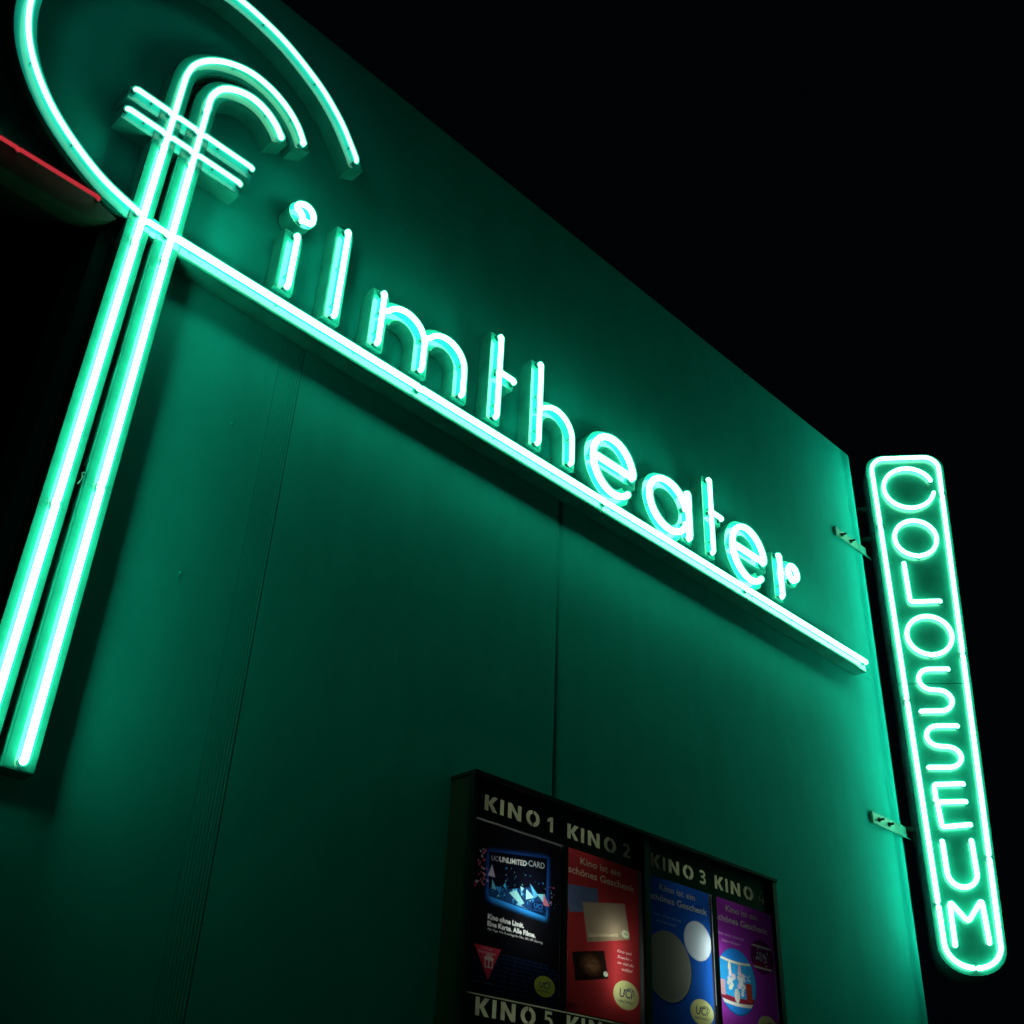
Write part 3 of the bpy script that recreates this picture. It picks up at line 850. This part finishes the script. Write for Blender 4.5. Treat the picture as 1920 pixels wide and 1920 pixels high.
cb('leak_strip', M_LEAK, (5.4475, 5.4515, CY + 0.008, CY + 0.010, 2.63, 3.214)); cb('leak_strip', M_LEAK, (4.2415, 4.2495, CY + 0.008, CY + 0.010, 2.49, 2.715))
# lamps inside
def lamp(x, z0, z1, r=0.008, y=-0.035):
    mb = MB(); mb.rod((x - CL[0], y, z0 - CL[2]), (x - CL[0], y, z1 - CL[2]), r, 8); mb.make('lamp_tube', LAMP, cs, True)
lamp(3.98, 2.72, 3.06, 0.015, -0.050); lamp(4.63, 2.56, 2.90, 0.008, -0.07); lamp(5.452, 2.58, 3.00, 0.013, -0.070); lamp(5.60, 2.62, 2.90, 0.006, -0.065)
def hlamp(x0, x1, z, r=0.0022):
    mb = MB(); mb.rod((x0 - CL[0], -0.05, z - CL[2]), (x1 - CL[0], -0.05, z - CL[2]), r, 8); mb.make('lamp_tube', LAMP, cs, True)
hlamp(3.66, 4.50, 3.315); hlamp(5.10, 5.80, 3.315); hlamp(3.66, 4.6, 2.375)

# ---- poster printing: flat colours stored per vertex on a fine grid
class Canvas:
    def __init__(s, x0, x1, z0, z1, res, bgc):
        s.x0, s.z0, s.res = x0, z0, res
        s.nx, s.nz = int((x1 - x0) / res), int((z1 - z0) / res)
        s.A = np.zeros((s.nx, s.nz, 3)); s.A[:] = bgc
        s.X, s.Z = np.meshgrid(x0 + (np.arange(s.nx) + .5) * res, z0 + (np.arange(s.nz) + .5) * res, indexing='ij')
    def mask_poly(s, P):
        M = np.zeros(s.X.shape, bool); n = len(P)
        xs = [p[0] for p in P]; zs = [p[1] for p in P]
        i0 = max(0, int((min(xs) - s.x0) / s.res) - 1); i1 = min(s.nx, int((max(xs) - s.x0) / s.res) + 2)
        j0 = max(0, int((min(zs) - s.z0) / s.res) - 1); j1 = min(s.nz, int((max(zs) - s.z0) / s.res) + 2)
        if i0 >= i1 or j0 >= j1: return M
        X, Z = s.X[i0:i1, j0:j1], s.Z[i0:i1, j0:j1]; m = np.zeros(X.shape, bool)
        for k in range(n):
            (ax, az), (bx, bz) = P[k], P[(k + 1) % n]
            if az == bz: continue
            c = ((az > Z) != (bz > Z)) & (X < (bx - ax) * (Z - az) / (bz - az) + ax)
            m ^= c
        M[i0:i1, j0:j1] = m; return M
    def poly(s, P, c, a=1.0):
        M = s.mask_poly(P); s.A[M] = s.A[M] * (1 - a) + np.array(c) * a
    def ellipse(s, cx, cz, rx, rz, c, a=1.0, rot=0.0, clip=None):
        ca, sa = math.cos(rot), math.sin(rot)
        U = (s.X - cx) * ca + (s.Z - cz) * sa; W = -(s.X - cx) * sa + (s.Z - cz) * ca
        M = (U / rx) ** 2 + (W / rz) ** 2 < 1
        if clip is not None: M &= clip
        s.A[M] = s.A[M] * (1 - a) + np.array(c) * a
        return M
    def halo(s, P, c, w_, a=1.0):
        M = s.mask_poly(P).astype(float)
        k = max(1, int(w_ / s.res))
        for _ in range(3):
            for ax in (0, 1):
                pad = [(0, 0), (0, 0)]; pad[ax] = (k + 1, k)
                C = np.cumsum(np.pad(M, pad, mode='edge'), axis=ax)
                M = (C[2 * k + 1:] - C[:-2 * k - 1]) / (2 * k + 1) if ax == 0 else (C[:, 2 * k + 1:] - C[:, :-2 * k - 1]) / (2 * k + 1)
        M = (M * a)[..., None]
        s.A = s.A * (1 - M) + np.array(c) * M
    def text(s, st, x, z, width, height, c, bold=0.0, skew=0.0, slant=0.0):
        cu = bpy.data.curves.new('tmp', 'FONT'); cu.body = st; cu.size = 1.0; cu.offset = bold; cu.resolution_u = 3; cu.shear = slant
        ob = bpy.data.objects.new('tmp', cu); COL.objects.link(ob)
        dg = bpy.context.evaluated_depsgraph_get(); me = ob.evaluated_get(dg).to_mesh()
        me.calc_loop_triangles()
        Vt = np.array([v.co[:2] for v in me.vertices]); T = [tuple(t.vertices) for t in me.loop_triangles]
        ob.evaluated_get(dg).to_mesh_clear(); bpy.data.objects.remove(ob); bpy.data.curves.remove(cu)
        if not len(Vt): return
        mn, mxx = Vt.min(0), Vt.max(0)
        cap = 0.73
        U = (Vt[:, 0] - mn[0]) / (mxx[0] - mn[0]) * width; W = Vt[:, 1] / cap * height
        W = W + skew * U; U = U + x; W = W + z
        M = np.zeros(s.X.shape, bool)
        for t in T:
            p = [(U[i], W[i]) for i in t]
            xs = [q[0] for q in p]; zs = [q[1] for q in p]
            i0 = max(0, int((min(xs) - s.x0) / s.res) - 1); i1 = min(s.nx, int((max(xs) - s.x0) / s.res) + 2)
            j0 = max(0, int((min(zs) - s.z0) / s.res) - 1); j1 = min(s.nz, int((max(zs) - s.z0) / s.res) + 2)
            if i0 >= i1 or j0 >= j1: continue
            X, Z = s.X[i0:i1, j0:j1], s.Z[i0:i1, j0:j1]
            e = [(p[(k + 1) % 3][0] - p[k][0]) * (Z - p[k][1]) - (p[(k + 1) % 3][1] - p[k][1]) * (X - p[k][0]) for k in range(3)]
            M[i0:i1, j0:j1] |= ((e[0] >= 0) & (e[1] >= 0) & (e[2] >= 0)) | ((e[0] <= 0) & (e[1] <= 0) & (e[2] <= 0))
        s.A[M] = c
    def build(s, name, label, y, group, sheet=None):
        k = 2
        A = s.A[:s.nx // k * k, :s.nz // k * k].reshape(s.nx // k, k, s.nz // k, k, 3).mean((1, 3))
        nx, nz = A.shape[:2]; st = s.res * k
        xs = s.x0 + (np.arange(nx) + .5) * st; zs = s.z0 + (np.arange(nz) + .5) * st
        X, Z = np.meshgrid(xs, zs, indexing='ij')
        if sheet: X, Y = sheet(X, Z)
        else: Y = np.zeros(X.shape)
        loc = (s.x0 + s.nx * s.res / 2, y, s.z0)
        V = np.stack([X - loc[0], Y, Z - loc[2]], -1).reshape(-1, 3)
        idx = np.arange(nx * nz).reshape(nx, nz)
        Fq = np.stack([idx[:-1, :-1], idx[1:, :-1], idx[1:, 1:], idx[:-1, 1:]], -1).reshape(-1, 4)
        me = bpy.data.meshes.new(name)
        me.vertices.add(len(V)); me.vertices.foreach_set('co', V.ravel())
        me.loops.add(Fq.size); me.loops.foreach_set('vertex_index', Fq.ravel().astype(np.int32))
        me.polygons.add(len(Fq)); me.polygons.foreach_set('loop_start', np.arange(0, Fq.size, 4, dtype=np.int32))
        me.update(calc_edges=True)
        ca = me.color_attributes.new('print', 'FLOAT_COLOR', 'POINT')
        C4 = np.ones((nx * nz, 4), np.float32); C4[:, :3] = A.reshape(-1, 3)
        ca.data.foreach_set('color', C4.ravel())
        me.materials.append(M_PRINT)
        o = bpy.data.objects.new(name, me); COL.objects.link(o); o.location = loc
        o['label'] = label; o['category'] = 'poster'; o['group'] = group
        return o
rnd = random.Random(4)
PG = 'posters in the lit showcase'
YP = CY + 0.022
RES = 0.0013
def logo(c, cx, cz, rx, rz, col=(.62, .68, .16), ink=(.03, .04, .12)):
    c.ellipse(cx, cz, rx, rz, col)
    c.text('UCI', cx - rx * 0.52, cz - rz * 0.18, rx * 1.02, rz * 0.62, ink, 0.012, 0.0, 0.15)
    for k in range(26):
        t = math.radians(-30 + k * 8); c.ellipse(cx + rx * 0.2 + rx * 0.42 * math.cos(t), cz + rz * 0.12 + rz * 0.36 * math.sin(t) + rx * 0.08 * math.cos(t), rx * 0.03, rz * 0.04, ink)
    c.text('KINOWELT', cx - rx * 0.6, cz - rz * 0.56, rx * 1.2, rz * 0.2, ink, 0.01)

# poster 1: black, blue glowing card
c = Canvas(3.600, 4.212, 2.4365, 3.2145, RES, (.006, .006, .009))
card = [(3.705, 3.079), (4.107, 3.132), (4.107, 2.849), (3.717, 2.874)]
c.halo([(3.700, 3.079), (4.115, 3.135), (4.115, 2.85), (3.708, 2.86)], (.02, .16, .75), 0.011, 0.85)
c.halo([(3.705, 2.895), (4.11, 2.875), (4.11, 2.835), (3.74, 2.855)], (.03, .35, .95), 0.008, 0.9)
c.poly(card, (.004, .005, .012))
blues = [(.05, .45, .85), (.02, .18, .5), (.15, .6, .85), (.03, .25, .6), (.01, .08, .25), (.4, .8, .9)]
def tri(x, z, r, col, cc=c):
    a = rnd.uniform(0, 6.28); cc.poly([(x + r * rnd.uniform(.6, 1.2) * math.cos(a + k * 2.1 + rnd.uniform(-.4, .4)), z + r * rnd.uniform(.6, 1.2) * math.sin(a + k * 2.1)) for k in range(3)], col)
c.poly([(3.717, 2.876), (3.717, 2.91), (3.85, 2.93), (4.0, 2.97), (4.105, 2.92), (4.105, 2.851)], (.01, .05, .16))
for k in range(60): tri(rnd.uniform(3.72, 4.10), rnd.uniform(2.875, 3.03), rnd.uniform(.002, .006), rnd.choice(blues))
for k in range(16): tri(rnd.uniform(3.80, 4.09), rnd.uniform(2.875, 2.95), rnd.uniform(.010, .020), rnd.choice(blues))
for P, col in (([(3.85, 2.915), (3.90, 2.935), (3.955, 2.885), (3.93, 2.872)], (.35, .8, .85)), ([(3.965, 2.955), (3.965, 2.905), (4.02, 2.925)], (.4, .85, .95)), ([(3.99, 2.985), (4.05, 2.94), (4.02, 2.92)], (.1, .5, .9)),
               ([(4.04, 2.945), (4.095, 2.955), (4.10, 2.905)], (.25, .75, .9)), ([(4.085, 2.955), (4.13, 2.905), (4.085, 2.897)], (.75, .2, .28)), ([(3.73, 3.02), (3.755, 2.965), (3.705, 2.965)], (.7, .6, .75)),
               ([(3.735, 2.955), (3.735, 2.91), (3.765, 2.915)], (.2, .65, .85)), ([(3.75, 2.925), (3.79, 2.90), (3.80, 2.93)], (.03, .25, .7)), ([(3.90, 2.868), (3.95, 2.866), (3.99, 2.855), (3.91, 2.88)], (.2, .6, .9))): c.poly(P, col)
for k in range(34): tri(3.665 + rnd.gauss(0, .022), rnd.uniform(2.90, 3.085), rnd.uniform(.003, .011), rnd.choice([(.6, .05, .08), (.45, .12, .2), (.7, .2, .25), (.5, .5, .65)]))
for k in range(26): tri(4.135 + rnd.gauss(0, .02), rnd.uniform(2.90, 3.0), rnd.uniform(.002, .008), rnd.choice([(.4, .1, .25), (.2, .35, .6), (.5, .3, .45)]))
c.text('UCI', 3.724, 3.040, .052, .024, (.45, .5, .55), 0.0, .10)
c.text('UNLIMITED', 3.777, 3.045, .185, .025, (.95, .97, .97), .022, .10)
c.text('CARD', 3.975, 3.067, .113, .030, (.5, .56, .6), 0.0, .08)
c.ellipse(3.968, 3.077, .003, .003, (.1, .6, .9))
c.ellipse(4.055, 2.882, .052, .030, (.005, .02, .08)); c.text('UCI', 4.022, 2.879, .060, .024, (.03, .22, .7), 0.0, 0, .15); c.text('KINOWELT', 4.020, 2.866, .068, .006, (.03, .2, .6))
c.text('Kino ohne Limit.', 3.720, 2.772, .238, .022, (1, 1, 1), .03)
c.text('Eine Karte. Alle Filme.', 3.720, 2.741, .318, .022, (1, 1, 1), .03)
c.text('Alle Tage. Alle Zuschl\u00e4ge f\u00fcr Film, 3D, VIP, Gaming.', 3.720, 2.722, .370, .010, (.75, .78, .78), .008)
for row in range(9):       # rows of seats
    z = 2.628 - row * 0.0165 - row * row * 0.0004
    for k in range(-5, 7):
        cx = 3.90 + k * (0.036 + row * 0.0065) + (row % 2) * 0.01; wd = 0.016 + row * 0.0029
        if cx < 3.64 or cx > 4.20: continue
        c.ellipse(cx, z - .004, wd, .0085 + row * .0006, (.004, .012, .035)); c.ellipse(cx, z, wd, .0030, (.012, .045, .14)); c.ellipse(cx, z - .004, wd * .98, .0042, (.004, .010, .03))
c.poly([(3.643, 2.650), (3.814, 2.650), (3.740, 2.508)], (.72, .05, .09))
c.text('Auch zum', 3.690, 2.635, .070, .009, (.9, .6, .6)); c.text('Verschenken', 3.672, 2.618, .110, .011, (.95, .65, .65), .01)
gx, gz = 3.740, 2.560
for P in ([(gx - .026, gz), (gx + .026, gz), (gx + .026, gz + .034), (gx - .026, gz + .034)], [(gx - .030, gz + .034), (gx + .030, gz + .034), (gx + .030, gz + .045), (gx - .030, gz + .045)]): c.poly(P, (.95, .7, .7))
for P in ([(gx - .021, gz + .004), (gx - .004, gz + .004), (gx - .004, gz + .031), (gx - .021, gz + .031)], [(gx + .004, gz + .004), (gx + .021, gz + .004), (gx + .021, gz + .031), (gx + .004, gz + .031)]): c.poly(P, (.55, .04, .07))
for sx in (-1, 1): c.ellipse(gx + sx * .009, gz + .051, .010, .006, (.95, .7, .7)); c.ellipse(gx + sx * .009, gz + .051, .005, .003, (.6, .05, .08))
logo(c, 4.110, 2.533, .070, .046, (.36, .46, .05))
c.text('www.uci-kinowelt.de', 3.650, 2.490, .13, .009, (.10, .12, .14))
c.build('poster', 'black poster with a blue glowing card and rows of dark cinema seats', YP, PG)

# poster 2: red with gift cards
RED = (.44, .035, .038)
c = Canvas(4.243, 4.815, 2.4365, 3.2250, RES, RED)
c.text('Kino ist ein', 4.352, 3.158, .315, .036, (.62, .50, .34), .008)
c.text('sch\u00f6nes Geschenk', 4.262, 3.100, .520, .036, (.75, .62, .42), .010)
c.poly([(4.246, 3.038), (4.485, 3.060), (4.497, 2.945), (4.272, 2.905)], (.12, .17, .30))
c.text('GUTSCHEIN', 4.285, 2.925, .10, .010, (.25, .3, .42))
beige = [(4.371, 2.972), (4.699, 3.025), (4.741, 2.852), (4.411, 2.785)]
c.poly(beige, (.44, .33, .22))
for k in range(9):
    t = k / 9; c.poly([(4.385 + t * .04 * .2 + (t * .30), 2.965 + t * .045), (4.388 + t * .04 * .2 + (t * .30), 2.966 + t * .045), (4.418 + t * .30, 2.83 + t * .05), (4.415 + t * .30, 2.829 + t * .05)], (.40, .30, .195))
c.poly([(4.405, 2.808), (4.735, 2.876), (4.741, 2.852), (4.411, 2.785)], (.34, .25, .16))
c.text('GESCHENKKARTE', 4.42, 2.812, .225, .014, (.85, .75, .45), .012, .17)
c.ellipse(4.705, 2.873, .030, .020, (.75, .8, .5)); c.text('UCI', 4.690, 2.868, .030, .011, (.05, .08, .1))
dk = [(4.297, 2.721), (4.537, 2.765), (4.568, 2.636), (4.324, 2.590)]
c.poly(dk, (.02, .012, .010))
hm = c.mask_poly(dk)
for k in range(14): c.ellipse(4.435, 2.682, .088 - .0055 * k, .060 - .0038 * k, (.10 + .02 * k, .035 + .010 * k, .008 + .006 * k), 0.14, clip=hm)
for k in range(60):
    ang = rnd.uniform(0, 6.28); q = rnd.random(); c.ellipse(4.435 + .07 * q * math.cos(ang), 2.682 + .045 * q * math.sin(ang), .010, .007, (.40 - .25 * q, .22 - .16 * q, .12 - .10 * q), 0.35, clip=hm)
c.text('UCI EVENTS', 4.375, 2.672, .12, .015, (.02, .01, .01), .01, .15)
c.ellipse(4.548, 2.655, .017, .012, (.7, .75, .6))
for i, (s_, wd) in enumerate((('Kino und', .115), ('Snacks -', .115), ('so viel du', .13), ('willst!', .085))):
    c.text(s_, 4.638 + (i == 3) * .035, 2.776 - i * .028, wd, .014, (.95, .62, .60), .006, 0, .35)
logo(c, 4.706, 2.578, .100, .068, (.62, .62, .26))
c.text('uci-kinowelt.de/gutscheine', 4.27, 2.478, .2, .008, (.2, .02, .02))
def curl(X, Z):    # the left edge has come away low down and bulges
    k = np.clip((4.36 - X) / 0.12, 0, 1) * np.clip((2.76 - Z) / 0.10, 0, 1) * np.clip((Z - 2.46) / 0.03, 0, 1)
    return X + 0.016 * k * (0.8 + 0.2 * np.sin(Z * 60)), 0.012 * k
c.build('poster', 'red poster with overlapping blue, beige and dark gift cards', YP, PG, curl)

# poster 3: blue with two round tins
c = Canvas(4.893, 5.4465, 2.4365, 3.2250, RES, (.012, .10, .46))
c.text('Kino ist ein', 4.996, 3.158, .315, .036, (.45, .50, .42), .008)
c.text('sch\u00f6nes Geschenk', 4.905, 3.098, .515, .036, (.55, .62, .50), .010)
c.text('Eine runde Sache', 4.935, 3.018, .24, .014, (.25, .4, .7), .004, 0, .3); c.text('f\u00fcr Deine G\u00e4ste!', 4.965, 2.985, .17, .014, (.25, .4, .7), .004, 0, .3)
c.ellipse(5.055, 2.765, .205, .182, (.01, .05, .2)); c.ellipse(5.055, 2.772, .198, .178, (.30, .33, .26)); c.ellipse(5.055, 2.777, .186, .168, (.26, .29, .23))
c.ellipse(5.322, 2.942, .128, .108, (.02, .12, .4)); c.ellipse(5.322, 2.945, .124, .104, (.55, .68, .78)); c.ellipse(5.322, 2.948, .114, .096, (.62, .74, .84))
logo(c, 5.335, 2.580, .103, .066, (.60, .66, .26))
c.text('uci-kinowelt.de', 4.96, 2.478, .18, .008, (.05, .12, .3))
c.build('poster', 'blue poster with one big dull grey disc and one pale blue disc', YP, PG)

# poster 4: purple with an oval tin
c = Canvas(5.4945, 6.064, 2.4365, 3.2250, RES, (.30, .035, .40))
c.text('Kino ist ein', 5.604, 3.160, .315, .036, (.45, .45, .42), .008)
c.text('sch\u00f6nes Geschenk', 5.500, 3.098, .515, .036, (.62, .62, .52), .010)
c.text('Eine runde Sache f\u00fcr', 5.510, 3.020, .26, .014, (.75, .45, .8), .004, 0, .3); c.text('Deine Kinder!', 5.545, 2.985, .18, .014, (.75, .45, .8), .004, 0, .3)
e = c.ellipse(5.672, 2.785, .190, .178, (.01, .10, .38)); e = c.ellipse(5.672, 2.788, .184, .173, (.02, .25, .80))
def band(z0, z1, col): 
    m = e & (c.Z > z0 + 0.25 * (c.X - 5.672) ** 2 * 2) & (c.Z < z1 + 0.25 * (c.X - 5.672) ** 2 * 2); c.A[m] = col
band(2.880, 2.893, (.75, .8, .6)); band(2.672, 2.880, (.03, .36, .80)); band(2.655, 2.672, (.75, .8, .75)); band(2.6725, 2.70, (.28, .02, .05))
for sx, col in ((-1, (.80, .80, .78)), (1, (.82, .78, .76))):      # two plain pale blobs, nobody in particular
    for _ in range(16): c.ellipse(5.665 + sx * .042 + rnd.gauss(0, .017), 2.792 + rnd.gauss(0, .030), .014, .012, tuple(q * rnd.uniform(.75, 1.1) for q in col), .9, clip=e)
c.ellipse(5.668, 2.710, .025, .038, (.70, .74, .70), clip=e); c.ellipse(5.608, 2.862, .012, .020, (.85, .8, .55)); c.ellipse(5.705, 2.862, .010, .022, (.8, .45, .5))
c.poly([(5.760, 2.69), (5.815, 2.69), (5.815, 2.79), (5.752, 2.79)], (.42, .05, .03)); c.poly([(5.500, 2.70), (5.560, 2.70), (5.560, 2.78), (5.500, 2.78)], (.6, .35, .42))
for k in range(7): c.ellipse(5.755 + rnd.uniform(0, .05), 2.80 + rnd.uniform(0, .035), .005, .004, (.8, .85, .9))
e2 = c.ellipse(5.940, 2.960, .118, .095, (.10, .015, .10)); 
m = e2 & (c.Z > 3.010) & (c.Z < 3.020); c.A[m] = (.55, .55, .5); m = e2 & (c.Z > 2.892) & (c.Z < 2.902); c.A[m] = (.55, .55, .5); m = e2 & (c.Z > 2.902) & (c.Z < 2.92); c.A[m] = (.22, .02, .05)
for _ in range(26): c.ellipse(5.94 + rnd.gauss(0, .035), 2.955 + rnd.gauss(0, .022), .009, .008, (.35, .33, .42), .8, clip=e2)
logo(c, 5.950, 2.575, .100, .066, (.50, .56, .24))
c.build('poster', 'purple poster with a bright blue oval tin banded in white', YP, PG)
